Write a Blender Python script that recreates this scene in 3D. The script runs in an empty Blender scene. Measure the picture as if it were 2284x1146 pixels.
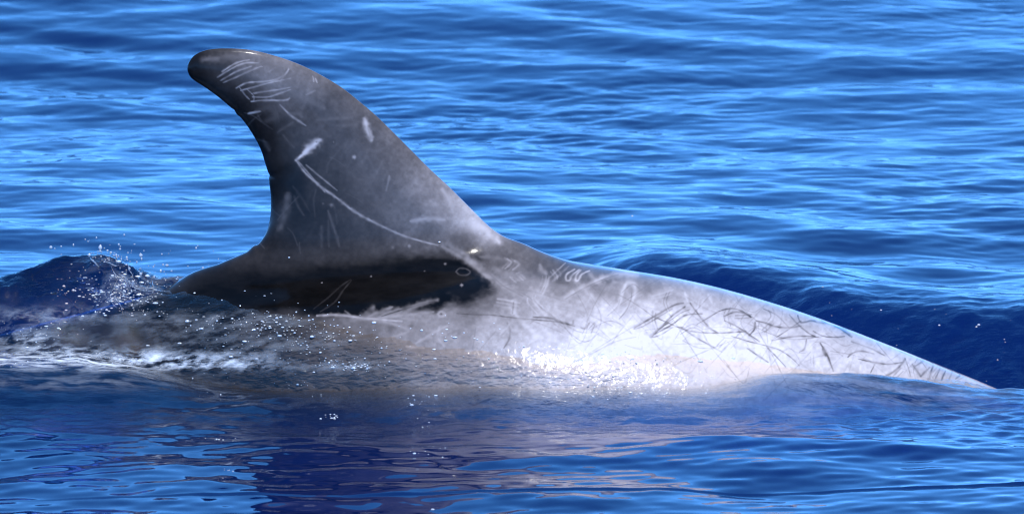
import bpy, bmesh, math, random
import numpy as np
from mathutils import Vector

rng = np.random.default_rng(7)
random.seed(7)
sc = bpy.context.scene

# ------------------------------------------------------------------ camera
DIST = 20.0                       # metres from the animal
ELEV = math.radians(9.0)          # looking down a little, from the deck of a boat
PXM = 1000.0                      # photograph pixels per metre at the animal
Z0_PY = 830.0                     # photo row of the calm water level under the animal's spine
SE, CE = math.sin(ELEV), math.cos(ELEV)
P0 = np.array([0.0, 0.0, (Z0_PY - 573.0) / PXM / CE])
CAM = P0 + DIST * np.array([0.0, -CE, SE])
cam_d = bpy.data.cameras.new('camera')
cam = bpy.data.objects.new('camera', cam_d)
sc.collection.objects.link(cam)
cam.location = Vector(CAM)
cam.rotation_euler = (math.pi / 2 - ELEV, 0, 0)
cam_d.sensor_width = 36.0
cam_d.lens = 36.0 * DIST / 2.284
cam_d.clip_start = 0.5
cam_d.clip_end = 8000.0
cam_d.dof.use_dof = True
cam_d.dof.focus_distance = DIST - 0.1
cam_d.dof.aperture_fstop = 11.0
sc.camera = cam

# ------------------------------------------------------------------ sky, sun, exposure
SUN_EL, SUN_ROT = math.radians(68.0), math.radians(160.0)   # behind the viewer, a little to the right
world = bpy.data.worlds.new('World')
sc.world = world
world.use_nodes = True
wn = world.node_tree.nodes
wl = world.node_tree.links
bg = wn['Background']
sky = wn.new('ShaderNodeTexSky')
sky.sky_type = 'NISHITA'
sky.sun_disc = False
sky.sun_elevation = SUN_EL
sky.sun_rotation = SUN_ROT
sky.air_density = 1.0
sky.dust_density = 0.0
sky.ozone_density = 1.5
hs = wn.new('ShaderNodeHueSaturation')
hs.inputs['Saturation'].default_value = 1.35
wl.new(sky.outputs['Color'], hs.inputs['Color'])
# an even, deep blue clear-day sky: most of the horizon's white taken back towards blue
bw = wn.new('ShaderNodeRGBToBW')
wl.new(sky.outputs['Color'], bw.inputs[0])
blue = wn.new('ShaderNodeMix'); blue.data_type = 'RGBA'; blue.blend_type = 'MULTIPLY'
blue.inputs['Factor'].default_value = 1.0
blue.inputs[7].default_value = (0.28, 1.22, 3.35, 1)
wl.new(bw.outputs[0], blue.inputs[6])
tint = wn.new('ShaderNodeMix'); tint.data_type = 'RGBA'
tint.inputs['Factor'].default_value = 0.88
wl.new(hs.outputs['Color'], tint.inputs[6]); wl.new(blue.outputs[2], tint.inputs[7])
wl.new(tint.outputs[2], bg.inputs['Color'])
bg.inputs['Strength'].default_value = 0.15

sun_d = bpy.data.lights.new('sun', 'SUN')
sun_d.energy = 3.9
sun_d.angle = math.radians(0.53)
sun_d.color = (1.0, 0.95, 0.88)
sun = bpy.data.objects.new('sun', sun_d)
sc.collection.objects.link(sun)
SUN_V = Vector((math.sin(SUN_ROT) * math.cos(SUN_EL), math.cos(SUN_ROT) * math.cos(SUN_EL), math.sin(SUN_EL)))
sun.rotation_euler = SUN_V.to_track_quat('Z', 'Y').to_euler()
sun.location = SUN_V * 30

sc.view_settings.view_transform = 'Standard'
sc.view_settings.look = 'None'
sc.view_settings.exposure = 0.0
sc.view_settings.gamma = 1.0
sc.view_settings.use_curve_mapping = False
sc.render.engine = 'CYCLES'
sc.cycles.use_denoising = True
sc.cycles.filter_width = 1.1
sc.cycles.max_bounces = 8
sc.cycles.transparent_max_bounces = 12
sc.cycles.volume_bounces = 1
sc.cycles.sample_clamp_indirect = 6.0

# ------------------------------------------------------------------ helpers
def to_px(x, y, z):
    """where a point of the place stands in the photograph (pixels)"""
    vy = y - CAM[1]; vz = z - CAM[2]
    depth = vy * CE - vz * SE
    up = vy * SE + vz * CE
    k = PXM * DIST / depth
    return 1142.0 + x * k, 573.0 - up * k

def px_at(px, py, y=0.0):
    """the point on the upright plane at depth y seen at a photo pixel"""
    a = (np.asarray(px, float) - 1142.0) / (PXM * DIST)
    b = (573.0 - np.asarray(py, float)) / (PXM * DIST)
    dy = CE + b * SE
    dz = -SE + b * CE
    t = (y - CAM[1]) / dy
    return a * t, CAM[2] + dz * t

def smooth_table(xs, ys, x, sigma=0.05):
    g = np.linspace(xs[0] - 0.3, xs[-1] + 0.3, 2400)
    v = np.interp(g, xs, ys)
    dx = g[1] - g[0]
    n = int(4 * sigma / dx)
    k = np.exp(-0.5 * (np.arange(-n, n + 1) * dx / sigma) ** 2); k /= k.sum()
    v = np.convolve(np.pad(v, n, mode='edge'), k, mode='valid')
    return np.interp(x, g, v)

def sstep(a, b, x):
    t = np.clip((x - a) / (b - a), 0, 1)
    return t * t * (3 - 2 * t)

def catmull(pts, n=8, closed=False):
    p = np.array(pts, float)
    out = []
    m = len(p)
    for i in range(m if closed else m - 1):
        if closed:
            p0, p1, p2, p3 = p[(i - 1) % m], p[i], p[(i + 1) % m], p[(i + 2) % m]
        else:
            p0, p1, p2, p3 = p[max(i - 1, 0)], p[i], p[i + 1], p[min(i + 2, m - 1)]
        for t in np.linspace(0, 1, n, endpoint=False):
            out.append(0.5 * ((2 * p1) + (-p0 + p2) * t + (2 * p0 - 5 * p1 + 4 * p2 - p3) * t * t + (-p0 + 3 * p1 - 3 * p2 + p3) * t ** 3))
    if not closed:
        out.append(p[-1])
    return np.array(out)

def vnoise(x, y, seed=0):
    """smooth value noise, -1..1"""
    r = np.random.default_rng(1000 + seed)
    tab = r.uniform(-1, 1, (256, 256)).astype(np.float32)
    xi = np.floor(x).astype(np.int64); yi = np.floor(y).astype(np.int64)
    fx = x - xi; fy = y - yi
    fx = fx * fx * fx * (fx * (fx * 6 - 15) + 10); fy = fy * fy * fy * (fy * (fy * 6 - 15) + 10)
    a = tab[xi & 255, yi & 255]; b = tab[(xi + 1) & 255, yi & 255]
    c = tab[xi & 255, (yi + 1) & 255]; d = tab[(xi + 1) & 255, (yi + 1) & 255]
    return (a * (1 - fx) + b * fx) * (1 - fy) + (c * (1 - fx) + d * fx) * fy

def fbm(x, y, oct=4, seed=0, gain=0.5):
    s = 0; a = 1.0; tot = 0
    for k in range(oct):
        s = s + a * vnoise(x * 2 ** k + 17.3 * k, y * 2 ** k - 9.1 * k, seed + k); tot += a; a *= gain
    return s / tot

def make_mesh(name, verts, faces, smooth=True):
    """verts (n,3), faces (m,3|4) arrays"""
    me = bpy.data.meshes.new(name)
    verts = np.ascontiguousarray(verts, np.float32)
    faces = np.ascontiguousarray(faces, np.int32)
    m, k = faces.shape
    me.vertices.add(len(verts)); me.vertices.foreach_set('co', verts.ravel())
    me.loops.add(m * k); me.loops.foreach_set('vertex_index', faces.ravel())
    me.polygons.add(m)
    me.polygons.foreach_set('loop_start', np.arange(0, m * k, k, dtype=np.int32))
    me.update(calc_edges=True)
    if smooth:
        me.polygons.foreach_set('use_smooth', np.ones(m, dtype=bool))
    me.validate()
    return me

def set_attr(me, name, vals):
    a = me.attributes.new(name, 'FLOAT', 'POINT')
    a.data.foreach_set('value', np.ascontiguousarray(vals, np.float32))

def nodes_of(name):
    m = bpy.data.materials.new(name)
    m.use_nodes = True
    nt = m.node_tree
    nt.nodes.clear()
    return m, nt, nt.nodes, nt.links

def attr_node(N, name):
    a = N.new('ShaderNodeAttribute'); a.attribute_name = name
    return a.outputs['Fac']

def math_node(N, L, op, a, b=None, clamp=False):
    n = N.new('ShaderNodeMath'); n.operation = op; n.use_clamp = clamp
    for i, v in enumerate((a, b)):
        if v is None: continue
        if isinstance(v, (int, float)): n.inputs[i].default_value = v
        else: L.new(v, n.inputs[i])
    return n.outputs[0]

def mix_col(N, L, f, a, b):
    n = N.new('ShaderNodeMix'); n.data_type = 'RGBA'; n.clamp_factor = True
    for sock, v in ((n.inputs['Factor'], f), (n.inputs[6], a), (n.inputs[7], b)):
        if isinstance(v, (int, float)): sock.default_value = v
        elif isinstance(v, tuple): sock.default_value = (*v, 1)
        else: L.new(v, sock)
    return n.outputs[2]

# ------------------------------------------------------------------ the dolphin's body as one smooth form
RIDGE = [(-760, 900), (-500, 868), (-200, 800), (0, 745), (150, 708), (300, 668), (430, 636), (560, 612), (700, 600), (900, 588), (1050, 575), (1160, 572), (1250, 583),
         (1350, 600), (1400, 608), (1500, 623), (1600, 645), (1700, 673), (1800, 704), (1900, 741), (2000, 780), (2100, 820), (2190, 855), (2300, 903), (2420, 970), (2520, 1060), (2570, 1140)]
HALF = [(-760, 30, 25), (-500, 75, 60), (-200, 140, 120), (0, 195, 170), (300, 270, 225), (560, 340, 315), (750, 380, 385), (900, 400, 425), (1250, 420, 450), (1600, 405, 440), (1900, 360, 390),
        (2190, 290, 320), (2400, 210, 230), (2520, 130, 150), (2570, 60, 70)]
rx, rz = px_at([p[0] for p in RIDGE], [p[1] for p in RIDGE])
hx = (np.array([p[0] for p in HALF]) - 1142) / PXM
hh = np.array([p[1] for p in HALF]) / PXM
hw = np.array([p[2] for p in HALF]) / PXM
GX = np.linspace(-2.0, 1.6, 3000)
G_R = smooth_table(rx, rz, GX, 0.04)
G_H = smooth_table(hx, hh, GX, 0.08)
G_W = smooth_table(hx, hw, GX, 0.08)
XT, XH = hx[0] - 0.02, hx[-1] + 0.03

def body_params(x):
    return np.interp(x, GX, G_R), np.interp(x, GX, G_H), np.interp(x, GX, G_W)

def body_top(x, y):
    r, h, w = body_params(x)
    q = 1 - (y / w) ** 2
    return np.where((q > 0) & (x > XT) & (x < XH), r - h + h * np.sqrt(np.maximum(q, 0)), -3.0)

# the trailing edge carries a few old nicks
FIN = [(1175, 640), (1165, 572), (1120, 536), (1080, 495), (1040, 455), (1000, 415), (960, 378), (920, 338), (880, 298), (840, 259), (800, 225), (760, 194), (700, 159), (650, 137),
       (600, 121), (560, 112), (520, 108.5), (480, 109), (450, 115), (429, 128), (418, 148), (421, 166), (432, 179), (460, 197), (490, 219), (515, 240), (523, 246), (528, 255), (540, 266), (560, 294),
       (580, 330), (592, 366), (597, 382), (601, 390), (600, 402), (604, 440), (603, 480), (595, 514), (578, 545), (566, 552), (556, 566), (545, 574), (500, 602), (440, 650), (600, 760), (1000, 760)]
fo = catmull(FIN, 8, closed=True)
fxz = np.stack(px_at(fo[:, 0], fo[:, 1]), 1)
# signed distance to the fin's outline on a fine table
FGX = np.linspace(-0.85, 0.2, 420); FGZ = np.linspace(-0.05, 0.80, 340)
def poly_sd(px_, pz_, P):
    d2 = np.full(px_.shape, 1e9); inside = np.zeros(px_.shape, bool)
    n = len(P)
    for i in range(n):
        ax, az = P[i]; bx, bz = P[(i + 1) % n]
        ex, ez = bx - ax, bz - az
        t = np.clip(((px_ - ax) * ex + (pz_ - az) * ez) / (ex * ex + ez * ez + 1e-12), 0, 1)
        d2 = np.minimum(d2, (px_ - ax - t * ex) ** 2 + (pz_ - az - t * ez) ** 2)
        c = (az > pz_) != (bz > pz_)
        if abs(bz - az) > 1e-12:
            inside ^= c & (px_ < (bx - ax) * (pz_ - az) / (bz - az) + ax)
    d = np.sqrt(d2)
    return np.where(inside, d, -d)
FX2, FZ2 = np.meshgrid(FGX, FGZ, indexing='ij')
FIN_D = poly_sd(FX2, FZ2, fxz)
def blur2(a, sx, sy):
    for ax_, s_ in ((0, sx), (1, sy)):
        n_ = int(3 * s_); k_ = np.exp(-0.5 * (np.arange(-n_, n_ + 1) / s_) ** 2); k_ /= k_.sum()
        a = np.apply_along_axis(lambda v: np.convolve(np.pad(v, n_, mode='edge'), k_, 'valid'), ax_, a)
    return a
_w = sstep(0.002, 0.022, FIN_D)
FIN_D = (FIN_D * (1 - _w) + blur2(FIN_D, 6.0, 6.0) * _w).astype(np.float32)

def fin_dist(x, z):
    u = np.clip((x - FGX[0]) / (FGX[1] - FGX[0]), 0, len(FGX) - 1.001)
    v = np.clip((z - FGZ[0]) / (FGZ[1] - FGZ[0]), 0, len(FGZ) - 1.001)
    i = u.astype(np.int32); j = v.astype(np.int32); fu = u - i; fv = v - j
    D = FIN_D
    return (D[i, j] * (1 - fu) + D[i + 1, j] * fu) * (1 - fv) + (D[i, j + 1] * (1 - fu) + D[i + 1, j + 1] * fu) * fv

def field(x, y, z):
    r, h, w = body_params(x)
    q = np.sqrt((y / w) ** 2 + ((z - r + h) / h) ** 2)
    fb = (q - 1) * np.minimum(w, h)
    fb = np.maximum(fb, np.maximum(XT - x, x - XH))
    d = fin_dist(x, z)
    tm = 0.026 + 0.030 * sstep(0.62, 0.22, z)
    dm = 0.085
    ff = (np.sqrt((y / tm) ** 2 + (np.maximum(dm - d, 0) / dm) ** 2) - 1) * tm
    k = 0.085
    hmix = np.maximum(k - np.abs(fb - ff), 0) / k
    return np.minimum(fb, ff) - hmix * hmix * k * 0.25

def surface_nets(step):
    xs = np.arange(XT - 0.05, XH + 0.05, step); ys = np.arange(-0.50, 0.501, step); zs = np.arange(-0.85, 0.80, step)
    F = np.empty((len(xs), len(ys), len(zs)), np.float32)
    for a in range(0, len(xs), 40):
        X, Y, Z = np.meshgrid(xs[a:a + 40], ys, zs, indexing='ij')
        F[a:a + 40] = field(X, Y, Z)
    S = F < 0
    c = np.zeros(tuple(n - 1 for n in S.shape), np.int8)
    for dx in (0, 1):
        for dy in (0, 1):
            for dz in (0, 1):
                c += S[dx:S.shape[0] - 1 + dx, dy:S.shape[1] - 1 + dy, dz:S.shape[2] - 1 + dz]
    act = (c > 0) & (c < 8)
    idx = np.full(act.shape, -1, np.int32)
    I = np.argwhere(act)
    idx[act] = np.arange(len(I))
    acc = np.zeros((len(I), 3)); cnt = np.zeros(len(I))
    corners = [(a, b, d) for a in (0, 1) for b in (0, 1) for d in (0, 1)]
    vals = {k: F[I[:, 0] + k[0], I[:, 1] + k[1], I[:, 2] + k[2]] for k in corners}
    for k in corners:
        for ax in range(3):
            if k[ax] == 0:
                k2 = list(k); k2[ax] = 1; k2 = tuple(k2)
                f0, f1 = vals[k], vals[k2]
                m = (f0 < 0) != (f1 < 0)
                t = np.where(m, f0 / np.where(m, f0 - f1, 1), 0)
                p = np.tile(np.array(k, float), (len(I), 1)); p[:, ax] = t
                acc[m] += p[m]; cnt += m
    V = (I + acc / cnt[:, None]) * step + np.array([xs[0], ys[0], zs[0]])
    Q = []
    for ax in range(3):
        u, v = (ax + 1) % 3, (ax + 2) % 3
        sl0 = [slice(None)] * 3; sl1 = [slice(None)] * 3
        sl0[ax] = slice(0, -1); sl1[ax] = slice(1, None)
        A, B = S[tuple(sl0)], S[tuple(sl1)]
        E = np.argwhere(A != B)
        E = E[(E[:, u] > 0) & (E[:, v] > 0)]
        s = A[E[:, 0], E[:, 1], E[:, 2]]
        def cell(du, dv):
            e = E.copy(); e[:, u] -= du; e[:, v] -= dv
            return idx[e[:, 0], e[:, 1], e[:, 2]]
        q = np.stack([cell(1, 1), cell(0, 1), cell(0, 0), cell(1, 0)], 1)
        q[~s] = q[~s][:, ::-1]
        Q.append(q)
    return V, np.concatenate(Q)

def project(V, it=4):
    e = 5e-4
    for _ in range(it):
        x, y, z = V.T
        f = field(x, y, z)
        g = np.stack([field(x + e, y, z) - field(x - e, y, z), field(x, y + e, z) - field(x, y - e, z), field(x, y, z + e) - field(x, y, z - e)], 1) / (2 * e)
        g2 = np.maximum((g * g).sum(1), 0.05)
        s = np.clip(f / g2, -0.004, 0.004)
        V = V - g * s[:, None]
    return V

STEP = 0.0078
V, Q = surface_nets(STEP)
V = project(V, 3)

def subdivide(V, Q, sel):
    """split the chosen quads in four, closing the seams to their neighbours with triangles"""
    bm = bmesh.new()
    me = make_mesh('tmp', V, Q)
    bm.from_mesh(me); bpy.data.meshes.remove(me)
    bm.faces.ensure_lookup_table()
    es = set()
    for i in np.nonzero(sel)[0]:
        es.update(bm.faces[i].edges)
    bmesh.ops.subdivide_edges(bm, edges=list(es), cuts=1, use_grid_fill=True)
    return bm

def visible(V, Q):
    c = V[Q].mean(1)
    return (c[:, 0] > -1.2) & (c[:, 0] < 1.2) & (c[:, 1] < 0.012) & (c[:, 2] > -0.09)
bm = subdivide(V, Q, visible(V, Q))
me = bpy.data.meshes.new('body')
# second pass
bm.faces.ensure_lookup_table()
es = set()
for f in bm.faces:
    c = f.calc_center_median()
    if -0.9 < c.x < 1.12 and c.y < 0.006 and c.z > -0.02 + 0.02 * (c.x < -0.5):
        es.update(f.edges)
bmesh.ops.subdivide_edges(bm, edges=list(es), cuts=1, use_grid_fill=True)
bmesh.ops.triangulate(bm, faces=[f for f in bm.faces if len(f.verts) > 4])
bm.to_mesh(me); bm.free()
n = len(me.vertices)
co = np.empty(n * 3, np.float32); me.vertices.foreach_get('co', co)
co = project(co.reshape(-1, 3).astype(float), 4)
me.vertices.foreach_set('co', co.astype(np.float32).ravel())
me.polygons.foreach_set('use_smooth', np.ones(len(me.polygons), bool))
me.update()
body_me, body_co = me, co

# skin tone: everything is read on the near flank and mirrored to the far one
BX, BY = to_px(co[:, 0], -np.abs(co[:, 1]), co[:, 2])
PALE = np.zeros(n)
CTRL = [(425,150,.015),(480,140,.05),(600,170,.17),(560,200,.06),(650,220,.085),(540,230,.025),(590,300,.015),(640,300,.045),(700,280,.05),(800,300,.055),(640,420,.012),(622,480,.04),(660,480,.018),
(720,420,.042),(850,420,.07),(950,440,.14),(880,340,.085),(800,240,.07),(640,190,.12),(560,150,.12),(1000,450,.17),(1040,480,.30),(1070,500,.42),(1100,530,.38),(900,480,.10),(800,500,.05),(700,520,.035),(620,560,.03),(560,590,.03),(700,565,.045),
(850,550,.055),(950,540,.07),(1030,545,.07),(1100,552,.09),(1160,572,.13),(1050,570,.06),(1120,590,.08),(1150,620,.20),(1120,640,.26),(1090,670,.12),(1040,690,.15),(1200,600,.09),(1250,610,.085),
(1300,620,.12),(1350,615,.12),(1200,650,.36),(1150,680,.26),(1300,660,.40),(1400,640,.34),(1450,630,.20),(1250,700,.42),(1350,700,.58),(1450,690,.55),(1500,640,.28),(1550,660,.42),(1600,680,.5),(1600,655,.3),
(1700,720,.56),(1500,720,.76),(1600,760,.8),(1400,760,.8),(1300,770,.72),(1700,790,.74),(1200,770,.54),(1100,760,.42),(1000,740,.30),(900,740,.22),(800,720,.14),(740,745,.12),(1000,710,.2),(900,715,.2),
(1100,720,.36),(1200,730,.46),(1800,760,.56),(1900,800,.56),(2000,820,.52),(2100,840,.46),(1700,685,.36),(1800,715,.4),(1900,755,.44),(1500,900,.7),(1250,880,.62),(1000,880,.26),(800,800,.10),(600,800,.07),(300,760,.04),(450,900,.06),(700,900,.10),(150,900,.08),
(100,760,.06),(300,690,.015),(400,660,.03),(100,720,.03),(480,650,.015),(600,720,.03),(560,745,.05),(480,700,.01),(700,735,.06),(520,690,.01),(1800,900,.6),(2200,900,.5)]
DARK_POLY = [(340,668),(440,640),(500,622),(560,612),(680,603),(820,580),(950,563),(1000,563),(1040,586),(1070,616),(1083,640),(1055,664),(1010,672),(975,690),(880,697),(800,702),(720,702),(640,694),(560,690),(440,705),(340,705)]  # near-black patch on the flank below the fin
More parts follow.
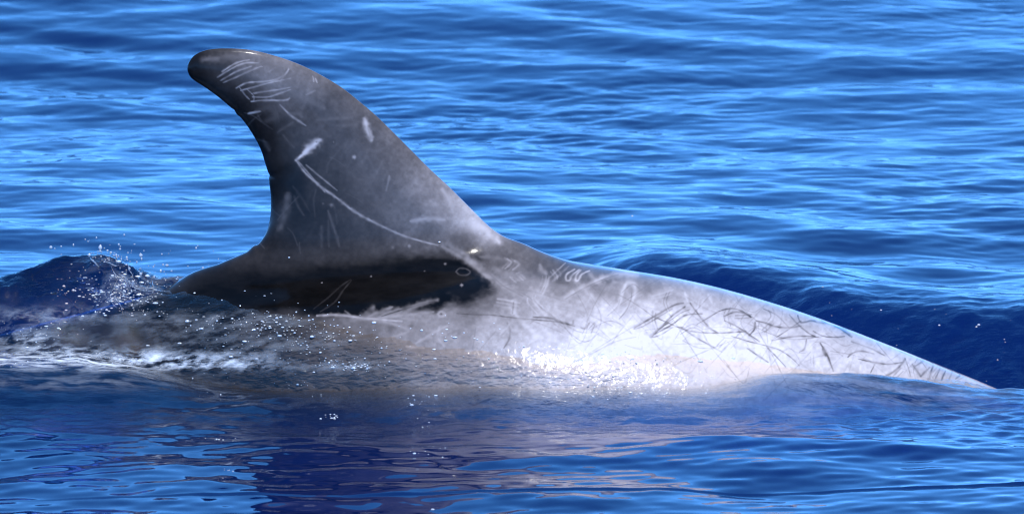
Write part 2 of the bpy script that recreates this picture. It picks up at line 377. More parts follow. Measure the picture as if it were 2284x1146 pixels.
# bite and scratch scars: (zoomed tracing A = fin, C = flank, D = right flank), width in px, albedo, strength, points
A, C, D = (380, 80, 2.046), (700, 520, 2.855), (1400, 560, 2.584)
STROKES = [
(A,2.6,.36,.8,[(235,165),(300,125),(360,110)]),(A,2.6,.34,.8,[(215,190),(280,150),(340,125),(400,125)]),(A,2.4,.34,.7,[(230,205),(300,165),(370,140)]),(A,2.6,.32,.8,[(240,215),(310,185),(400,145),(420,142)]),
(A,2.8,.36,.8,[(300,240),(350,215),(420,210),(480,200),(520,180),(540,155)]),(A,2.6,.36,.8,[(320,250),(380,235),(450,215),(500,205),(550,195)]),(A,2.6,.36,.8,[(370,265),(430,255),(500,245),(550,235)]),
(A,2.8,.36,.8,[(375,280),(440,280),(480,270),(550,245)]),(A,2.8,.38,.8,[(370,300),(430,295),(520,295),(545,285)]),(A,2.4,.28,.7,[(315,235),(340,270),(360,290)]),(A,2.4,.28,.7,[(350,245),(380,275),(380,300)]),
(A,2.2,.28,.7,[(450,165),(480,145)]),(A,2.4,.32,.7,[(500,210),(530,170),(540,150)]),(A,3,.24,.7,[(620,270),(660,250)]),(A,2.4,.34,.8,[(650,185),(655,210)]),(A,2.4,.34,.8,[(662,195),(670,215)]),
(A,3,.45,.9,[(355,355),(410,345)]),(A,3.4,.30,.8,[(500,315),(540,355),(580,385),(618,410)]),(A,8,.13,.6,[(545,355),(585,355),(600,370)]),(A,13,.08,.6,[(400,340),(450,330),(480,370),(440,390)]),
(A,7,.13,.6,[(670,385),(740,378),(830,375)]),(A,7,.13,.6,[(760,410),(850,405)]),(A,5,.10,.5,[(490,440),(560,395)]),
(A,5,.5,1,[(572,568),(600,545),(640,510),(670,488)]),(A,11,.5,1,[(610,533),(645,502),(680,480)]),(A,2.4,.10,.8,[(664,486),(672,484)]),
(A,9,.46,1,[(888,380),(900,430),(918,475)]),(A,2.4,.22,.7,[(900,410),(912,460)]),
(A,4,.34,.8,[(575,570),(620,630),(690,690),(760,740),(830,795),(900,835),(980,875),(1060,910),(1140,935),(1220,955)]),(A,3,.24,.8,[(585,575),(650,650),(705,712)]),(A,3,.20,.8,[(620,590),(680,640),(760,705)]),
(A,8,.26,.7,[(1240,960),(1330,1010),(1400,1060),(1470,1120)]),(A,6,.42,.9,[(838,553),(842,553)]),(A,3,.2,.8,[(744,485),(746,485)]),(A,7,.17,.8,[(733,770),(737,770)]),(A,5,.14,.8,[(696,765),(698,766)]),
(A,8,.10,.5,[(870,590),(920,690),(960,800)]),(A,8,.085,.4,[(800,470),(870,590)]),(A,4,.22,.7,[(1000,640),(985,705)]),(A,5,.085,.6,[(720,800),(760,920),(770,960)]),(A,6,.07,.5,[(690,870),(690,960)]),(A,12,.12,.4,[(1000,700),(1080,800)]),
(A,9,.36,.8,[(1110,845),(1180,835),(1250,838)]),(A,5,.3,.8,[(1095,845),(1120,845)]),(A,12,.10,.7,[(535,720),(525,800),(500,880)]),(A,8,.07,.6,[(425,480),(450,520)]),
(A,14,.46,.8,[(1360,850),(1430,880),(1500,940)]),(A,8,.34,.7,[(1240,700),(1300,790)]),(A,6,.22,.8,[(1089,958),(1091,958)]),(A,7,.15,.8,[(1014,965),(1016,965)]),(A,10,.04,.5,[(215,240),(300,250),(330,280)]),
# flank
(C,13,.34,.7,[(870,80),(960,140),(1060,220),(1130,280),(1220,340),(1320,400),(1440,440)]),(C,3,.14,.6,[(1100,240),(1200,330),(1330,400)]),(C,9,.2,.7,[(1060,150),(1140,155),(1220,170)]),
(C,9,.42,.9,[(1440,205),(1450,230),(1480,260)]),(C,4,.52,.95,[(1660,230),(1610,262),(1608,298),(1630,298),(1645,268),(1690,232)]),(C,4,.52,.95,[(1700,235),(1672,265),(1668,298),(1685,298),(1705,262),(1755,238)]),
(C,10,.56,.8,[(1600,410),(1700,350),(1830,290),(1950,260),(2060,270)]),(C,2.6,.12,.7,[(1600,420),(1720,350),(1840,295),(1940,262)]),(C,16,.32,.6,[(1150,220),(1300,290),(1450,310),(1600,350)]),
(C,8,.66,.8,[(1930,540),(2000,470),(2045,390),(2035,325),(1990,320),(1960,400),(1940,450),(1870,520)]),(C,2.8,.16,.8,[(1945,545),(1990,490),(2020,420),(2025,350)]),(C,2.6,.24,.7,[(1950,420),(1930,470),(1870,525)]),
(C,9,.24,.9,[(400,545),(500,505),(600,475),(700,445),(785,425)]),(C,3.4,.015,.9,[(430,530),(520,500),(620,470),(700,448),(770,432)]),(C,3,.045,.7,[(40,500),(130,440),(190,360),(240,300)]),(C,3,.04,.7,[(0,480),(90,410),(180,330),(235,295)]),
(C,3.2,.10,.8,[(905,245),(925,225),(965,225),(995,245),(975,265),(930,265),(905,245)]),(C,4.5,.42,.95,[(834,195),(836,195)]),(C,5,.46,.95,[(938,330),(944,330)]),(C,3,.16,.9,[(704,240),(706,240)]),(C,3,.2,.9,[(363,275),(367,275)]),(C,2.4,.5,.9,[(49,315),(51,315)]),
(C,5,.48,.85,[(20,525),(150,520),(320,540),(560,560)]),(C,4,.26,.8,[(200,495),(230,520)]),(C,6,.34,.7,[(320,548),(600,520),(760,500)]),
(C,2.8,.05,.85,[(910,510),(1020,518),(1130,520),(1250,535),(1400,550),(1520,560),(1600,575),(1660,592)]),(C,4.5,.06,.9,[(1400,533),(1500,540),(1560,560),(1640,582),(1652,556)]),(C,4,.08,.9,[(1700,600),(1730,605),(1755,570)]),
(C,6,.5,.6,[(1262,430),(1285,430),(1275,510),(1255,510)]),(C,3.2,.08,.9,[(1272,440),(1265,510)]),(C,4,.14,.85,[(1230,570),(1250,620),(1240,680),(1210,730)]),(C,2.6,.2,.7,[(1030,600),(1020,680),(1010,740)]),(C,2.6,.2,.7,[(1160,620),(1100,690),(1040,760)]),
(C,13,.22,.6,[(1300,590),(1340,615)]),(C,8,.24,.5,[(1190,640),(1210,640)]),(C,15,.05,.7,[(480,600),(510,610)]),(C,7,.05,.7,[(615,590),(630,590)]),(C,6,.34,.7,[(380,560),(480,570),(600,620),(500,660)]),(C,6,.34,.6,[(560,540),(700,560),(740,545)]),
(C,6,.4,.7,[(650,700),(750,640),(850,590)]),(C,6,.46,.7,[(590,720),(700,730)]),(C,6,.4,.8,[(790,515),(810,498),(835,515),(810,532),(790,515)]),(C,3.6,.04,.9,[(808,513),(813,513)]),(C,6,.42,.6,[(800,600),(790,660),(830,720)]),
(C,2.6,.14,.8,[(1750,610),(1790,570),(1765,640)]),(C,3,.34,.7,[(1900,540),(2000,620),(2030,640)]),(C,3.2,.10,.85,[(2284,480),(2200,530),(2100,590),(2040,610)]),(C,3.2,.12,.85,[(2284,560),(2180,620),(2140,660),(2200,650),(2284,600)]),
(C,2.6,.32,.8,[(1640,830),(1780,760),(1920,690),(2050,660)]),(C,2.6,.4,.7,[(1450,760),(1520,800),(1540,830)]),(C,2.6,.4,.7,[(1980,710),(2080,740),(2090,720)]),(C,2.4,.3,.6,[(1180,480),(1400,450),(1600,470),(1800,530)]),(C,2.4,.3,.6,[(1560,480),(1750,520),(1900,590)]),
(C,9,.20,.8,[(560,540),(620,480),(720,440)]),(C,7,.3,.8,[(330,540),(420,500),(500,470)]),(C,10,.22,.7,[(240,560),(330,520),(380,470)]),(A,14,.13,.7,[(420,110),(520,190),(560,250)]),(A,12,.16,.6,[(150,110),(250,100),(350,95)]),(A,9,.14,.6,[(560,260),(640,300),(700,330)]),(C,7,.3,.5,[(700,600),(760,570),(860,560)]),(C,7,.12,.5,[(860,640),(930,620),(900,660)]),
# right flank
(D,5,.66,.8,[(330,240),(345,290)]),(D,5,.62,.8,[(465,250),(485,300)]),
(D,3.2,.09,.85,[(40,440),(110,400),(190,355),(270,310),(320,300)]),(D,3.2,.10,.85,[(140,490),(200,430),(260,370),(330,320)]),(D,2.6,.13,.8,[(150,480),(220,420),(300,360),(360,335)]),(D,2.6,.13,.8,[(160,475),(260,420),(330,370),(430,360)]),
(D,2.6,.16,.8,[(360,300),(420,380),(470,440),(520,470)]),(D,2.6,.2,.8,[(170,385),(250,420),(340,455),(450,470),(560,470),(680,462)]),(D,2.6,.22,.8,[(310,440),(400,500),(480,545),(540,580)]),(D,3,.14,.8,[(400,420),(470,380),(530,345),(600,330),(660,345),(710,375)]),
(D,3,.10,.85,[(555,375),(620,350),(680,360),(710,380)]),(D,4.4,.07,.9,[(650,345),(680,360),(712,380)]),(D,3.6,.11,.85,[(735,410),(730,450),(700,485)]),(D,2.6,.16,.8,[(740,400),(800,415),(860,435),(930,440),(1000,430)]),
(D,2.6,.2,.8,[(930,365),(980,420),(1040,470),(1080,490)]),(D,3.2,.12,.85,[(980,370),(1000,410),(1060,400),(1100,410),(1180,420),(1230,450),(1290,495)]),(D,5,.12,.8,[(1190,428),(1240,455),(1290,490)]),(D,2.6,.16,.8,[(1070,460),(1130,490),(1200,495),(1250,490)]),
(D,3,.2,.8,[(830,515),(900,500),(980,490),(1050,490),(1100,495)]),(D,2.6,.25,.8,[(850,500),(920,455),(1000,400)]),(D,3,.16,.85,[(600,490),(700,520),(800,545),(880,570),(950,620),(990,660)]),(D,2.6,.2,.8,[(690,560),(750,600),(810,640)]),(D,2.6,.2,.8,[(800,550),(860,610),(910,665)]),
(D,3,.3,.8,[(1030,510),(1020,560),(990,580)]),(D,3,.14,.85,[(1110,530),(1140,580),(1160,620),(1185,690)]),(D,5,.12,.8,[(1125,565),(1142,600)]),(D,3,.12,.85,[(1270,610),(1300,585),(1350,575),(1420,590)]),(D,3,.13,.85,[(1330,620),(1420,640),(1500,650),(1580,640)]),
(D,3.6,.10,.85,[(1490,715),(1540,690),(1580,650),(1600,620)]),(D,3,.12,.85,[(1600,620),(1620,680),(1630,720)]),(D,5,.14,.85,[(1500,530),(1525,555)]),(D,3,.16,.8,[(1640,650),(1690,720)]),(D,3,.16,.8,[(1690,720),(1740,670)]),(D,3,.16,.8,[(1760,660),(1740,720),(1730,740)]),
(D,3,.16,.8,[(1800,680),(1770,740)]),(D,3,.18,.8,[(1830,690),(1810,740)]),(D,3,.2,.8,[(1870,700),(1850,740)]),(D,3,.2,.8,[(1920,710),(1890,735)]),(D,2.6,.2,.8,[(1660,660),(1720,620)]),(D,3,.2,.8,[(1400,700),(1425,650)]),
(D,9,.44,.6,[(620,550),(660,560)]),(D,14,.36,.6,[(1270,660),(1330,700)]),(D,9,.42,.6,[(1190,560),(1210,565)]),(D,8,.45,.5,[(700,340),(780,370)]),(D,2.4,.3,.7,[(780,330),(860,370),(930,440)]),(D,2.4,.3,.6,[(560,400),(640,440),(760,520)]),(D,2.4,.3,.6,[(1290,520),(1400,560),(1480,600)]),(D,2.4,.26,.7,[(1560,570),(1640,600)]),
]
near = (np.abs(BX - 1142) < 1500)
pts_ = np.array(CTRL, float)
wsum = np.zeros(n); vsum = np.zeros(n)
for (cx, cy, v) in pts_:
    d2 = ((BX - cx) ** 2 + (BY - cy) ** 2) / 30.0 ** 2
    w = 1.0 / (1.0 + d2) ** 2.2
    wsum += w; vsum += w * math.log(v)
PALE = np.exp(vsum / wsum)
# cloudy blotches in the colour itself
PALE *= np.exp((0.12 + 0.22 * sstep(620, 540, BY)) * fbm(BX / 30, BY / 30, 5, 40, 0.65) + 0.22 * fbm(BX / 8, BY / 8, 3, 50) + 0.35 * sstep(620, 540, BY) * np.maximum(fbm(BX / 14 + BY / 30, BY / 40, 3, 55) - 0.25, 0))
PALE *= 1 + sstep(600, 540, BY) * sstep(1150, 1000, BX) * (-0.28 + 0.85 * sstep(-60, 160, (BX - 640) - 0.75 * (BY - 330)))  # fin darker towards the trailing edge, lighter towards the leading edge
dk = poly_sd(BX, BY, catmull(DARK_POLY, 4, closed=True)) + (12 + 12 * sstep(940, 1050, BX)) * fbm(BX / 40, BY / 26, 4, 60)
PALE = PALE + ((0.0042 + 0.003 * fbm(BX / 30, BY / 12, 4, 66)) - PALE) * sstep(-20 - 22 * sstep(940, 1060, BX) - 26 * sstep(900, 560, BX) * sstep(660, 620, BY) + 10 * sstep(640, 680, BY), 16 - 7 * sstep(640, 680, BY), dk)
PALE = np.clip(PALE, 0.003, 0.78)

def stroke(px_, py_, v, wd, target, strength, pts):
    p = catmull(pts, 6) if len(pts) > 2 else np.array(pts, float)
    m = np.nonzero((px_ > p[:, 0].min() - 3 * wd) & (px_ < p[:, 0].max() + 3 * wd) & (py_ > p[:, 1].min() - 3 * wd) & (py_ < p[:, 1].max() + 3 * wd))[0]
    if not len(m): return
    x = px_[m]; y = py_[m]
    best = np.full(len(m), 1e9); bt = np.zeros(len(m))
    for i in range(len(p) - 1):
        ex, ey = p[i + 1] - p[i]
        t = np.clip(((x - p[i, 0]) * ex + (y - p[i, 1]) * ey) / (ex * ex + ey * ey + 1e-9), 0, 1)
        d = (x - p[i, 0] - t * ex) ** 2 + (y - p[i, 1] - t * ey) ** 2
        c = d < best
        best[c] = d[c]; bt[c] = (i + t[c]) / (len(p) - 1)
    taper = 0.55 + 0.45 * np.sin(np.pi * np.clip(bt, 0.03, 0.97)) ** 0.6
    wob = 1 + 0.3 * vnoise(x / 6, y / 6, 77)
    a = 0.85 * strength * np.exp(-(best / (wd * 0.62 * taper * wob) ** 2)) * (0.75 + 0.35 * vnoise(x / 11, y / 11, 78))
    v[m] = v[m] + (target - v[m]) * a
for (ox, oy, s), wd, target, strength, pts in STROKES:
    if (ox, oy, s) == D and target < 0.35: wd, target, strength = wd * (0.8 + 0.7 * abs(math.sin(7.1 * pts[0][0]))), target * 0.45, 1.0
    if (ox, oy, s) == A: wd, target, strength = wd * 1.12, min(target * 1.2, 0.6), min(strength * 1.3, 1.15)
    stroke(BX, BY, PALE, wd, target, strength, [(ox + u / s, oy + q / s) for u, q in pts])
# many faint old scratches between the traced ones
sr = np.random.default_rng(5)
for _ in range(150):
    cx = sr.uniform(1180, 2150); yr = np.interp(cx, [p[0] for p in RIDGE], [p[1] for p in RIDGE])
    cy = yr + sr.uniform(12, 190); a = sr.normal(0.2, 0.7); l = sr.uniform(40, 200); bend = sr.normal(0, 26)
    q = [(cx - l / 2 * math.cos(a), cy - l / 2 * math.sin(a)), (cx + bend * math.sin(a), cy + bend * math.cos(a)), (cx + l / 2 * math.cos(a), cy + l / 2 * math.sin(a))]
    dark = sr.random() < 0.62
    stroke(BX, BY, PALE, sr.uniform(1.7, 2.4) if dark else sr.uniform(8, 15), 0.16 if dark else 0.72, sr.uniform(.25, .65) if dark else sr.uniform(.15, .4), q)
for _ in range(50):
    cx, cy = sr.uniform(560, 1080), sr.uniform(200, 560); a = sr.normal(0.8, 0.7); l = sr.uniform(15, 70)
    q = [(cx - l / 2 * math.cos(a), cy - l / 2 * math.sin(a)), (cx + sr.normal(0, 4), cy + sr.normal(0, 4)), (cx + l / 2 * math.cos(a), cy + l / 2 * math.sin(a))]
    stroke(BX, BY, PALE, sr.uniform(2, 5), 0.15, sr.uniform(.15, .4), q)

# tooth rakes: sets of parallel lines, dark where the skin is pale and pale where it is dark
for _ in range(34):
    cx = sr.uniform(1120, 2140); yr = np.interp(cx, [p[0] for p in RIDGE], [p[1] for p in RIDGE])
    cy = yr + sr.uniform(15, 170); a = sr.uniform(0, 3.14); l = sr.uniform(20, 60); gap = sr.uniform(6, 10); bend = sr.normal(0, 10)
    dark = cx > 1450 and sr.random() < 0.7
    for j in range(int(sr.integers(2, 5))):
        ox, oy = cx - math.sin(a) * gap * j * sr.uniform(.8, 1.2), cy + math.cos(a) * gap * j; q = l * sr.uniform(.6, 1)
        stroke(BX, BY, PALE, sr.uniform(2.0, 3.2) if dark else sr.uniform(3, 5), 0.12 if dark else 0.7, sr.uniform(.35, .8) if dark else sr.uniform(.12, .4),
               [(ox - q / 2 * math.cos(a), oy - q / 2 * math.sin(a)), (ox + bend * math.sin(a), oy + bend * math.cos(a)), (ox + q / 2 * math.cos(a), oy + q / 2 * math.sin(a))])
PALE = np.clip(PALE, 0.003, 0.70)

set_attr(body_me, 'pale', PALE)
# how much water still runs down the skin: most just above the wet edge
set_attr(body_me, 'wet', sstep(680, 820, BY) * sstep(700, 1000, BX) * sstep(1900, 1400, BX))

def skin_material():
    m, nt, N, L = nodes_of('wet_dolphin_skin')
    out = N.new('ShaderNodeOutputMaterial')
    p = N.new('ShaderNodeBsdfPrincipled')
    L.new(p.outputs[0], out.inputs['Surface'])
    # slightly violet grey, warmer where it is pale
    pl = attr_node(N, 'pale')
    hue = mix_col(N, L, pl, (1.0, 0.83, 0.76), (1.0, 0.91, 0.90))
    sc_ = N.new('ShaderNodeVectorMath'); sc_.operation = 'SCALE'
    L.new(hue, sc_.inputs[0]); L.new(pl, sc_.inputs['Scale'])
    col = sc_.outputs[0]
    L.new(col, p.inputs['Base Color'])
    geo = N.new('ShaderNodeNewGeometry')
    nz = N.new('ShaderNodeTexNoise'); nz.inputs['Scale'].default_value = 90; nz.inputs['Detail'].default_value = 4
    L.new(geo.outputs['Position'], nz.inputs['Vector'])
    r = math_node(N, L, 'MULTIPLY', nz.outputs['Fac'], 0.16)
    r = math_node(N, L, 'ADD', r, 0.05)
    L.new(r, p.inputs['Roughness'])
    p.inputs['IOR'].default_value = 1.34; p.inputs['Specular IOR Level'].default_value = 0.22
    bp = N.new('ShaderNodeBump'); bp.inputs['Strength'].default_value = 0.5; bp.inputs['Distance'].default_value = 0.006
    n3 = N.new('ShaderNodeTexNoise'); n3.inputs['Scale'].default_value = 38; n3.inputs['Detail'].default_value = 3
    L.new(geo.outputs['Position'], n3.inputs['Vector'])
    wet = math_node(N, L, 'ADD', math_node(N, L, 'MULTIPLY', attr_node(N, 'wet'), 1.0), 0.10)
    L.new(math_node(N, L, 'MULTIPLY', n3.outputs['Fac'], wet), bp.inputs['Height']); L.new(bp.outputs[0], p.inputs['Normal'])
    return m

body = bpy.data.objects.new('dolphin', body_me)
sc.collection.objects.link(body)
body_me.materials.append(skin_material())
body['label'] = 'grey scarred dolphin with a tall hooked dorsal fin breaking the water'
body['category'] = 'dolphin'

# ------------------------------------------------------------------ the sea: one sheet from under the boat to the horizon
def axis(segs, far):
    """fine steps where the picture looks, then steps that grow geometrically out to the horizon"""
    out = [segs[0][0]]
    for a, b, s0, s1 in segs:
        x = a
        while x < b - 1e-9:
            x += s0 + (s1 - s0) * (x - a) / (b - a)
            out.append(min(x, b))
    x, s = out[-1], segs[-1][3]
    while x < far:
        s *= 1.08; x += s; out.append(x)
    return np.unique(np.round(np.array(out), 6))
xp = axis([(0, 1.25, 0.0050, 0.0050), (1.25, 1.7, 0.0050, 0.014)], 3000)
XS = np.concatenate([-xp[:0:-1], xp])
yp = axis([(-1.0, 0.9, 0.0064, 0.0064), (0.9, 7.3, 0.0080, 0.0165)], 3000)
yn = axis([(0, 1.2, 0.0064, 0.009)], 3000)
YS = np.concatenate([(-1.0 - yn)[:0:-1], yp])
SX, SY = np.meshgrid(XS, YS, indexing='ij')
SX = SX.astype(np.float64); SY = SY.astype(np.float64)
spx = np.gradient(XS)[:, None]; spy = np.gradient(YS)[None, :]
spacing = np.maximum(spx, spy)

# waves
H = np.zeros_like(SX)
wr = np.random.default_rng(21)
NW = 120
lam = np.exp(wr.uniform(math.log(0.075), math.log(1.0), NW))
ang = wr.normal(math.radians(82), math.radians(44), NW)
ph = wr.uniform(0, 2 * math.pi, NW)
slope = 0.0074 * np.interp(lam, [0.075, 0.14, 0.25, 0.6, 1.0], [0.45, 0.85, 1.15, 1.1, 0.8])
ENV = [0.75 + 0.9 * vnoise(SX * 0.9 + 5 * i, SY * 0.45, 200 + i) for i in range(3)]
for i, (l, a, p_, s) in enumerate(zip(lam, ang, ph, slope)):
    k = 2 * math.pi / l
    fade = np.clip((l / spacing - 3) / 3, 0, 1) * (np.clip(ENV[i % 3], 0.45, 1.8) if l < 0.5 else 1.0)
    H += fade * (s / k) * np.sin(k * (math.cos(a) * SX + math.sin(a) * SY) + p_)
# patches of finer chop
CH = np.clip(0.55 + 0.9 * fbm(SX * 0.8, SY * 0.5, 3, 300), 0.4, 1.5) * (1 + 0.6 * sstep(-0.25, -0.5, SY))
for _ in range(46):
    l = math.exp(wr.uniform(math.log(0.045), math.log(0.11))); a = wr.normal(math.radians(80), math.radians(42)); k = 2 * math.pi / l
    H += CH * np.clip((l / np.maximum(spx, spy * abs(math.sin(a))) - 2.6) / 1.6, 0, 1) * (0.0105 / k) * np.sin(k * (math.cos(a) * SX + math.sin(a) * SY) + wr.uniform(0, 6.28))
for l, a, s in ((3.1, 1.2, 0.02), (5.3, 1.9, 0.025), (9.0, 1.4, 0.02)):
    k = 2 * math.pi / l
    H += np.clip((l / spacing - 3) / 3, 0, 1) * (s / k) * np.sin(k * (math.cos(a) * SX + math.sin(a) * SY) + l)
# ---- the water round the animal
def table(pts, xpx, sigma=0.03):
    return smooth_table((np.array([p[0] for p in pts]) - 1142.0) / PXM, np.array([p[1] for p in pts], float), xpx, sigma)
UP = [(380, 640), (430, 652), (480, 672), (540, 684), (640, 694), (700, 712), (800, 738), (900, 768), (1000, 784), (1100, 788), (1200, 808), (1300, 814), (1400, 803), (1500, 796), (1600, 802), (1800, 828), (2000, 842), (2200, 856)]
LO = [(0, 835), (300, 832), (500, 832), (600, 850), (700, 876), (800, 888), (1000, 893), (1200, 892), (1300, 885), (1400, 872), (1500, 868), (1700, 880), (1900, 890), (2284, 900)]
ux = np.linspace(-1.0, 1.2, 180)
ub = table(UP, ux)
yU = np.empty_like(ux); zU = np.empty_like(ux)
for i, (xx, row) in enumerate(zip(ux, ub)):
    _, _, w = body_params(xx)
    ys = np.linspace(-w * 0.999, 0.0, 240)
    zs = body_top(np.full_like(ys, xx), ys)
    pr = to_px(np.full_like(ys, xx), ys, zs)[1]
    o = np.argsort(pr)
    yU[i] = np.interp(row, pr[o], ys[o]); zU[i] = body_top(np.array([xx]), np.array([yU[i]]))[0]
kk = np.exp(-0.5 * (np.arange(-9, 10) / 4.0) ** 2); kk /= kk.sum()
yU = np.convolve(np.pad(yU, 9, mode='edge'), kk, 'valid'); 
zU = np.array([body_top(np.array([a]), np.array([b]))[0] for a, b in zip(ux, yU)])
cxs = np.nonzero((XS > -1.9) & (XS < 1.7))[0]; cys = np.nonzero((YS > -1.6) & (YS < 2.6))[0]
sl = (slice(cxs[0], cxs[-1] + 1), slice(cys[0], cys[-1] + 1))
x, y, h = SX[sl], SY[sl], H[sl].copy()
Ppx = x * PXM + 1142
smax = lambda a, b, k: np.maximum(a, b) + np.maximum(k - np.abs(a - b), 0) ** 2 / (4 * k)
smin = lambda a, b, k: np.minimum(a, b) - np.maximum(k - np.abs(a - b), 0) ** 2 / (4 * k)
h *= 1 + 0.12 * sstep(-0.30, -0.55, y)
# a low bow of water pushed along the side, its face turned to the viewer
bow = sstep(-0.75, -0.25, x) * sstep(0.60, 0.12, x)
h += bow * 0.027 * np.exp(-(np.where(y < -0.42, (y + 0.42) / 0.15, (y + 0.42) / 0.2)) ** 2) * (1 + 0.4 * vnoise(x * 5, y * 4, 160))
h += bow * -0.012 * np.exp(-((y + 0.72) / 0.12) ** 2)
turb = fbm(x * 7, y * 9, 4, 90); fine = fbm(x * 30, y * 34, 3, 95)
# the wave rolling off behind the back, right
yc = np.interp(Ppx, [1250, 1400, 1700, 2000, 2300, 2700], [1.48, 1.31, 1.08, 0.86, 0.66, 0.48]) + 0.05 * vnoise(x * 4, y * 0 + 3, 3)
Dd = y - yc
amp = sstep(1220, 1500, Ppx) * sstep(3000, 2500, Ppx)
h *= 1 - 0.2 * amp * np.exp(-((Dd + 0.35) / 0.4) ** 2)
h += amp * np.exp(-((Dd + 0.45) / 0.45) ** 2) * (0.026 * fbm(x * 8, y * 6, 4, 70) + 0.0045 * fine)
h += amp * (0.062 * np.exp(-(np.where(Dd < 0, Dd / 0.20, Dd / 0.5)) ** 2) - 0.105 * np.exp(-((Dd + 0.52) / 0.30) ** 2))
near_ = np.exp(-((y + 0.30) / 0.22) ** 2) * sstep(1.6, 0.9, np.abs(x))
# swell in front, right
fs = sstep(1330, 1750, Ppx) * sstep(3200, 2600, Ppx) * (1 - 0.45 * sstep(1850, 2200, Ppx))
yf = np.interp(Ppx, [1300, 1600, 1900, 2300], [-0.42, -0.37, -0.33, -0.28])
fq = fs * np.exp(-((y - yf) / np.where(y < yf, 0.20, 0.13)) ** 2)
h += fq * (0.050 + 0.014 * vnoise(x * 5, y * 3, 8) + 0.006 * turb)
h += fs * 0.02 * np.exp(-((y + 0.95 + 0.25 * x) / 0.12) ** 2)
bt = body_top(x, y)
r_, hh_, w_ = body_params(x)
# water running off the flank: a thin sheet from the ragged wet edge down to the calm level
yUx = np.interp(x, ux, yU)
sg = yUx - y + 0.016 * turb + 0.006 * fine
inx = sstep(200, 600, Ppx)
film1 = np.where(sg > 0, 0.014 * (1 - np.exp(-sg / 0.06)) + sstep(0.004, 0.08, sg) * (0.009 * turb + 0.006 * fine), np.maximum(0.25 * sg, -0.05))
film1 = np.where(sg > 0, np.maximum(film1, 0.0012), film1)
edge_ = np.where(bt > -1, bt + film1, -1)
hs_ = smax(h, edge_, 0.012)
lo_ = sstep(-0.03, 0.0, bt - h)
inner = np.where((sg <= 0) & (y <= 0.02) & (np.abs(y) < w_), hs_ * (1 - lo_) + np.minimum(hs_, edge_) * lo_, hs_)
inner = np.where(y > 0.02, h, inner)
h1 = inner
s = np.clip(sg / 0.12, -1, 3)
# left: the back is awash, water piling over the tail stock
film = 0.022 + 0.024 * turb + 0.007 * fine + 0.02 * sstep(330, 60, Ppx) + 0.016 * fbm(x * 16, y * 18, 3, 140)
awash = np.where(bt > -1, bt + np.maximum(film, 0.003), -1)
tail = sstep(-700, -100, Ppx)
low = 0.055 * tail * np.exp(-(np.maximum(np.abs(y + 0.12) - 0.22, 0) / 0.16) ** 2) + 0.012 * turb * np.exp(-((y + 0.2) / 0.35) ** 2)
h0 = smax(h + np.maximum(low, -0.02), awash, 0.05)
hz = table([(-900, 830), (-500, 790), (-250, 670), (-60, 628), (0, 614), (60, 592), (130, 577), (200, 566), (260, 574), (310, 596), (370, 618), (430, 640), (520, 700), (600, 830)], x, 0.025)
yh = 0.06
hz = (Z0_PY - yh * PXM * SE - hz) / PXM
hump = np.maximum(hz, 0) * np.exp(-(np.where(y < yh, (y - yh + 0.05 * turb + 0.015 * fine) / 0.21, (y - yh) / 0.22)) ** 2)
hump = hump * (1 + 0.08 * turb + 0.02 * fine) + 0.008 * vnoise(x * 14, y * 14, 97) * sstep(0.05, 0.12, hump)
hump = np.where(hump > 0.004, hump, -1)
h0 = smax(h0, hump - 0.004, 0.015)
h1 = smax(h1, np.where(y > -0.06, hump, -1), 0.01)
a_ = inx
h = h0 * (1 - a_) + h1 * a_
H[sl] = h
FOAM = np.zeros_like(H); CHURN = np.zeros_like(H)
depth_px = to_px(x, y, h)
qx, qy = depth_px
ch = np.maximum(inx * sstep(-0.05, 0.1, s) * sstep(2.0, 1.2, s) * sstep(1800, 1300, Ppx) * 0.8, 0.25 * inx * sstep(-0.05, 0.1, s) * sstep(2.6, 1.6, s))
ch = np.maximum(ch, (1 - inx) * sstep(520, 440, Ppx) * np.maximum(0.6 * np.exp(-((y + 0.1) / 0.3) ** 2), 0.10 * sstep(0.05, 0.12, hump)))
ch = np.maximum(ch, 0.7 * amp * np.exp(-((Dd + 0.45) / 0.35) ** 2))
ch = np.maximum(ch, 0.22 * fq)
ch = np.maximum(ch, 0.34 * np.exp(-((y + 0.55) / 0.3) ** 2) * sstep(2.0, 1.2, np.abs(x)) * (0.5 + turb))
h += 0.0032 * fbm(x * 18, y * 18, 3, 130) * np.exp(-((y + 0.62) / 0.3) ** 2)
H[sl] = h
CHURN[sl] = ch
def blob(cx, cy, rx_, ry_):
    return np.exp(-(((qx - cx) / rx_) ** 2 + ((qy - cy) / ry_) ** 2))
fo_ = 1.6 * blob(240, 803, 290, 19) + 0.5 * blob(470, 812, 140, 8) + 0.6 * blob(0, 800, 120, 14) + 0.45 * blob(480, 815, 160, 9) + 0.8 * blob(60, 752, 80, 16) + 0.5 * blob(130, 778, 90, 14)
fo_ += 0.5 * blob(280, 655, 55, 30) + 0.10 * blob(230, 610, 60, 30) + 0.2 * blob(380, 630, 60, 22) + 0.25 * blob(60, 710, 90, 15) + 0.12 * blob(330, 725, 200, 20) + 0.5 * blob(240, 572, 22, 9) + 0.15 * blob(110, 700, 110, 20)
fo_ += 0.22 * blob(170, 702, 200, 14) + 0.22 * blob(180, 852, 260, 16)
fo_ += 0.22 * blob(560, 710, 130, 18) + 0.15 * blob(680, 760, 160, 30) + 0.55 * blob(790, 815, 70, 9) + 0.12 * blob(420, 760, 220, 30)
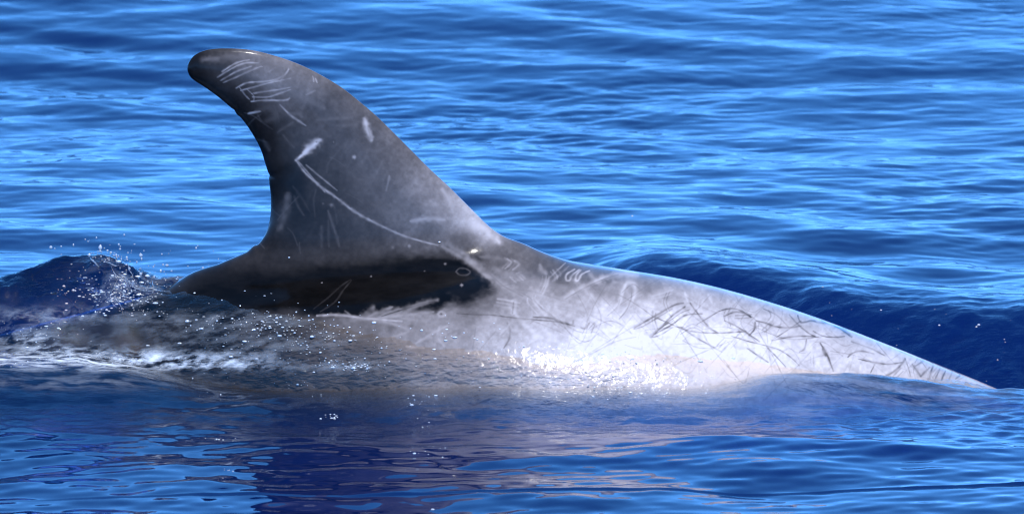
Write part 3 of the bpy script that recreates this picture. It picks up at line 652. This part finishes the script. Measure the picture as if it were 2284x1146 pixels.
fo_ += 0.12 * blob(1700, 842, 220, 12) + 0.10 * blob(2120, 868, 160, 14) + 0.22 * blob(1790, 918, 60, 26) + 0.16 * blob(1960, 880, 160, 25) + 0.14 * blob(2150, 900, 130, 30) + 0.12 * blob(1300, 855, 250, 22) + 0.10 * blob(1000, 835, 250, 28)
FOAM[sl] = np.where((y < 0.3), fo_, 0)

PX, PY = to_px(SX, SY, H)

nx, ny = SX.shape
vid = np.arange(nx * ny).reshape(nx, ny)
quads = np.stack([vid[:-1, :-1], vid[1:, :-1], vid[1:, 1:], vid[:-1, 1:]], -1).reshape(-1, 4)
verts = np.stack([SX, SY, H], -1).reshape(-1, 3)
# close the sheet below so that it holds water
base = len(verts)
cor = np.array([[XS[0], YS[0], -40], [XS[-1], YS[0], -40], [XS[-1], YS[-1], -40], [XS[0], YS[-1], -40]])
verts = np.concatenate([verts, cor])
c00, c10, c11, c01 = vid[0, 0], vid[-1, 0], vid[-1, -1], vid[0, -1]
extra = np.array([[base + 3, base + 2, base + 1, base]])
def skirt(edge, b0, b1):
    f = []
    for i in range(len(edge) - 1):
        f.append([edge[i + 1], edge[i], b0, b0])
    return f
sea_me = make_mesh('sea', verts, np.concatenate([quads, extra]))
bm = bmesh.new(); bm.from_mesh(sea_me); bm.verts.ensure_lookup_table()
for edge, b0, b1 in ((vid[:, 0], base, base + 1), (vid[-1, :], base + 1, base + 2), (vid[::-1, -1], base + 2, base + 3), (vid[0, ::-1], base + 3, base)):
    bm.faces.new([bm.verts[int(i)] for i in edge[::-1]] + [bm.verts[b0], bm.verts[b1]])
bm.to_mesh(sea_me); bm.free()
pad = lambda a: np.concatenate([a.ravel(), np.zeros(4)])
set_attr(sea_me, 'foam', pad(FOAM)); set_attr(sea_me, 'churn', pad(CHURN))

def sea_material():
    m, nt, N, L = nodes_of('sea_water')
    out = N.new('ShaderNodeOutputMaterial')
    geo = N.new('ShaderNodeNewGeometry')
    churn = attr_node(N, 'churn'); foam = attr_node(N, 'foam')
    n1 = N.new('ShaderNodeTexNoise'); n1.inputs['Scale'].default_value = 95; n1.inputs['Detail'].default_value = 3; n1.inputs['Roughness'].default_value = 0.6
    mp1 = N.new('ShaderNodeMapping'); mp1.inputs['Scale'].default_value = (0.4, 1.0, 1.0)
    L.new(geo.outputs['Position'], mp1.inputs['Vector']); L.new(mp1.outputs[0], n1.inputs['Vector'])
    hgt = math_node(N, L, 'MULTIPLY', n1.outputs['Fac'], churn)
    bp = N.new('ShaderNodeBump'); bp.inputs['Strength'].default_value = 0.6; bp.inputs['Distance'].default_value = 0.012
    L.new(hgt, bp.inputs['Height'])
    fr = N.new('ShaderNodeFresnel'); fr.inputs['IOR'].default_value = 1.42
    L.new(bp.outputs[0], fr.inputs['Normal'])
    gl = N.new('ShaderNodeBsdfGlossy'); gl.inputs['Roughness'].default_value = 0.025
    L.new(bp.outputs[0], gl.inputs['Normal'])
    tr = N.new('ShaderNodeBsdfTransparent')
    mx = N.new('ShaderNodeMixShader')
    L.new(fr.outputs[0], mx.inputs[0]); L.new(tr.outputs[0], mx.inputs[1]); L.new(gl.outputs[0], mx.inputs[2])
    # froth: broken, bubbly patches where the foam attribute is high
    n2 = N.new('ShaderNodeTexNoise'); n2.inputs['Scale'].default_value = 42; n2.inputs['Detail'].default_value = 6; n2.inputs['Roughness'].default_value = 0.68
    mp = N.new('ShaderNodeMapping'); mp.inputs['Scale'].default_value = (0.35, 1.0, 1.0)
    L.new(geo.outputs['Position'], mp.inputs['Vector']); L.new(mp.outputs[0], n2.inputs['Vector'])
    t = math_node(N, L, 'SUBTRACT', n2.outputs['Fac'], 0.50)
    t = math_node(N, L, 'MULTIPLY', t, 3.4)
    t = math_node(N, L, 'ADD', t, 0.25)
    t = math_node(N, L, 'MULTIPLY', t, foam)
    t = math_node(N, L, 'MULTIPLY', t, 0.95, True)
    df = N.new('ShaderNodeBsdfDiffuse'); df.inputs['Color'].default_value = (0.72, 0.76, 0.80, 1)
    L.new(bp.outputs[0], df.inputs['Normal'])
    mf = N.new('ShaderNodeMixShader')
    L.new(t, mf.inputs[0]); L.new(mx.outputs[0], mf.inputs[1]); L.new(df.outputs[0], mf.inputs[2])
    L.new(mf.outputs[0], out.inputs['Surface'])
    vs = N.new('ShaderNodeVolumeScatter'); vs.inputs['Color'].default_value = WATER_SCATTER; vs.inputs['Density'].default_value = 9.0
    va = N.new('ShaderNodeVolumeAbsorption'); va.inputs['Color'].default_value = (0.15, 0.45, 0.85, 1); va.inputs['Density'].default_value = 9.4
    ad = N.new('ShaderNodeAddShader')
    L.new(vs.outputs[0], ad.inputs[0]); L.new(va.outputs[0], ad.inputs[1]); L.new(ad.outputs[0], out.inputs['Volume'])
    return m
WATER_SCATTER = (0.004, 0.030, 0.088, 1)
sea_me.materials.append(sea_material())
sea = bpy.data.objects.new('sea', sea_me)
sc.collection.objects.link(sea)
sea['kind'] = 'structure'
# ------------------------------------------------------------------ spray, drops, bubbles and glint beads
def grid_h(xq, yq):
    i = np.clip(np.searchsorted(XS, xq) - 1, 0, len(XS) - 2); j = np.clip(np.searchsorted(YS, yq) - 1, 0, len(YS) - 2)
    fu = (xq - XS[i]) / (XS[i + 1] - XS[i]); fv = (yq - YS[j]) / (YS[j + 1] - YS[j])
    return (H[i, j] * (1 - fu) + H[i + 1, j] * fu) * (1 - fv) + (H[i, j + 1] * (1 - fu) + H[i + 1, j + 1] * fu) * fv

def land(px_, py_):
    """the first water or skin met by the line of sight through a photo point"""
    px_ = np.asarray(px_, float); py_ = np.asarray(py_, float)
    res = np.full((len(px_), 3), np.nan)
    todo = np.ones(len(px_), bool)
    for yy in np.arange(-1.9, 7.0, 0.004):
        if not todo.any(): break
        i = np.nonzero(todo)[0]
        xq, zq = px_at(px_[i], py_[i], yy)
        yv = np.full(len(i), yy)
        hit = (zq < grid_h(xq, yv))
        if -0.5 < yy < 0.5:
            hit |= field(xq, yv, zq) < 0
        k = i[hit]
        res[k, 0] = xq[hit]; res[k, 1] = yy; res[k, 2] = zq[hit]
        todo[k] = False
    return res[~np.isnan(res[:, 0])]

_b = bmesh.new(); bmesh.ops.create_icosphere(_b, subdivisions=2, radius=1.0)
_b.verts.ensure_lookup_table()
BALL_V = np.array([v.co[:] for v in _b.verts]); BALL_F = np.array([[v.index for v in f.verts] for f in _b.faces]); _b.free()

def balls(P, R, stretch=None):
    Vs, Fs = [], []
    for i, (p, r) in enumerate(zip(P, R)):
        v = BALL_V * r * (np.ones(3) if stretch is None else stretch[i])
        Vs.append(v + p); Fs.append(BALL_F + i * len(BALL_V))
    return np.concatenate(Vs), np.concatenate(Fs)

def tube(pts, rad):
    pts = catmull(pts, 6); m = len(pts); k = 7
    Vs = []; Fs = []
    t = np.gradient(pts, axis=0); t /= np.linalg.norm(t, axis=1)[:, None] + 1e-9
    up = np.array([0.3, 0.9, 0.3])
    a = np.cross(t, up); a /= np.linalg.norm(a, axis=1)[:, None] + 1e-9
    b = np.cross(t, a)
    for i in range(m):
        r = rad * (0.35 + 0.65 * math.sin(math.pi * min(max(i / (m - 1), 0.04), 0.96))) * (1 + 0.35 * math.sin(i * 1.7))
        for j in range(k):
            c = 2 * math.pi * j / k
            Vs.append(pts[i] + r * (math.cos(c) * a[i] + math.sin(c) * b[i]))
    for i in range(m - 1):
        for j in range(k):
            Fs.append([i * k + j, i * k + (j + 1) % k, (i + 1) * k + (j + 1) % k, (i + 1) * k + j])
    return np.array(Vs), np.array(Fs)

def drop_material(name, white):
    m, nt, N, L = nodes_of(name)
    out = N.new('ShaderNodeOutputMaterial')
    fr = N.new('ShaderNodeFresnel'); fr.inputs['IOR'].default_value = 1.45
    gl = N.new('ShaderNodeBsdfGlossy'); gl.inputs['Roughness'].default_value = 0.12
    tr = N.new('ShaderNodeBsdfTransparent'); df = N.new('ShaderNodeBsdfDiffuse'); df.inputs['Color'].default_value = (0.85, 0.88, 0.92, 1)
    m1 = N.new('ShaderNodeMixShader'); m1.inputs[0].default_value = white
    L.new(tr.outputs[0], m1.inputs[1]); L.new(df.outputs[0], m1.inputs[2])
    f2 = math_node(N, L, 'ADD', fr.outputs[0], 0.08)
    m2 = N.new('ShaderNodeMixShader'); L.new(f2, m2.inputs[0]); L.new(m1.outputs[0], m2.inputs[1]); L.new(gl.outputs[0], m2.inputs[2])
    L.new(m2.outputs[0], out.inputs['Surface'])
    return m

dr = np.random.default_rng(11)
def cloud(cx, cy, sx_, sy_, k):
    return np.stack([dr.normal(cx, sx_, k), dr.normal(cy, sy_, k)], 1)
def stuff(name, V_, F_, mat, label=None):
    me = make_mesh(name, V_, F_)
    me.materials.append(mat)
    o = bpy.data.objects.new(name, me); sc.collection.objects.link(o)
    o['kind'] = 'stuff'
    return o

# bubbles on water and wet skin, plus white beads standing in for sun glints
spots = np.concatenate([
    cloud(280, 650, 45, 22, 130), cloud(200, 655, 45, 14, 55), cloud(160, 615, 40, 20, 14), cloud(245, 575, 26, 7, 40), cloud(330, 625, 50, 22, 40),
    cloud(60, 730, 55, 9, 40), cloud(300, 697, 50, 5, 24), cloud(80, 755, 60, 12, 20), cloud(250, 800, 200, 9, 70),
    cloud(560, 710, 90, 18, 70), cloud(690, 765, 110, 26, 90), cloud(790, 816, 38, 6, 60), cloud(960, 795, 60, 10, 16), cloud(560, 660, 40, 6, 16), cloud(600, 640, 6, 12, 6),
    cloud(1000, 745, 22, 8, 14), cloud(1190, 770, 60, 16, 26), cloud(1300, 790, 90, 16, 40), cloud(1390, 795, 60, 10, 30), cloud(1480, 800, 120, 6, 24), cloud(1550, 805, 160, 6, 20),
    cloud(945, 898, 22, 16, 22), cloud(950, 945, 18, 10, 8), cloud(960, 1005, 22, 7, 12), cloud(745, 928, 12, 4, 14), cloud(500, 980, 25, 2, 10), cloud(655, 860, 30, 4, 10), cloud(520, 1048, 14, 3, 6), cloud(1330, 860, 60, 12, 20),  # column below the fin: beads standing in for reflected glints
    np.array([(645, 575), (605, 597), (515, 117), (1850, 675), (1855, 704), (1965, 692), (2003, 733), (2085, 690), (2183, 725), (2178, 729), (2095, 726), (2240, 757), (2242, 763), (2225, 803), (2200, 850), (1835, 640), (1900, 690),  # single white beads added as sun sparkles on fin, back and waves
              (960, 1076), (965, 1136), (497, 1066), (1500, 452), (1410, 482), (2110, 700), (2254, 714), (2000, 770), (1640, 845), (895, 690), (300, 545), (980, 540)], float),
    np.stack([dr.uniform(420, 1250, 90), dr.uniform(700, 885, 90)], 1), cloud(620, 720, 90, 16, 120), cloud(700, 745, 120, 22, 140), cloud(790, 816, 30, 5, 60), cloud(280, 655, 40, 20, 120)])
P_ = land(spots[:, 0], spots[:, 1])
R_ = np.minimum(np.exp(dr.normal(math.log(0.0009), 0.55, len(P_))), 0.0032)
P_[:, 2] += R_ * 0.4
st_ = np.stack([dr.uniform(0.9, 2.2, len(P_)), np.ones(len(P_)), dr.uniform(0.7, 1.0, len(P_))], 1)
stuff('foam_bubbles_glints', *balls(P_, R_, st_), drop_material('bubble_glint_white', 0.8))

# drops thrown clear of the water at the left, and threads of water between them
air = np.concatenate([cloud(245, 577, 35, 10, 40), cloud(300, 635, 60, 22, 40), cloud(385, 618, 40, 10, 16), cloud(140, 590, 50, 16, 6), cloud(470, 590, 60, 25, 8)])
ay = dr.normal(0.06, 0.05, len(air))
ax_, az_ = px_at(air[:, 0], air[:, 1], 0.0)
A_ = np.stack([ax_, ay, az_ + 0.155 * ay], 1)
Ra = np.minimum(np.exp(dr.normal(math.log(0.0016), 0.5, len(A_))), 0.005)
V1, F1 = balls(A_, Ra, np.stack([dr.uniform(.8, 1.4, len(A_)), np.ones(len(A_)), dr.uniform(.8, 1.6, len(A_))], 1))
stuff('splash_droplets', V1, F1, drop_material('droplet_water', 0.5))
VV, FF, off = [], [], 0
for (cx, cy, l, a, k) in [(230, 580, 50, 0.9, 4), (255, 615, 70, 1.1, 6), (285, 655, 60, 0.4, 7), (320, 645, 60, 0.6, 5)]:
    for _ in range(k):
        aa = a + dr.normal(0, 0.5); ll = l * dr.uniform(0.4, 1.0); x0 = cx + dr.normal(0, 28); y0 = cy + dr.normal(0, 12)
        pp = [(x0 + (u - 0.5) * ll * math.cos(aa) + dr.normal(0, 2), y0 + (u - 0.5) * ll * math.sin(aa) + dr.normal(0, 2)) for u in np.linspace(0, 1, 5)]
        q = land([p[0] for p in pp], [p[1] for p in pp])
        if len(q) < 4 or np.ptp(q[:, 1]) > 0.25: continue
        q[:, 2] += 0.004
        tv, tf = tube(q, dr.uniform(0.0008, 0.0022))
        VV.append(tv); FF.append(tf + off); off += len(tv)
stuff('splash', np.concatenate(VV), np.concatenate(FF), drop_material('thread_water', 0.18))
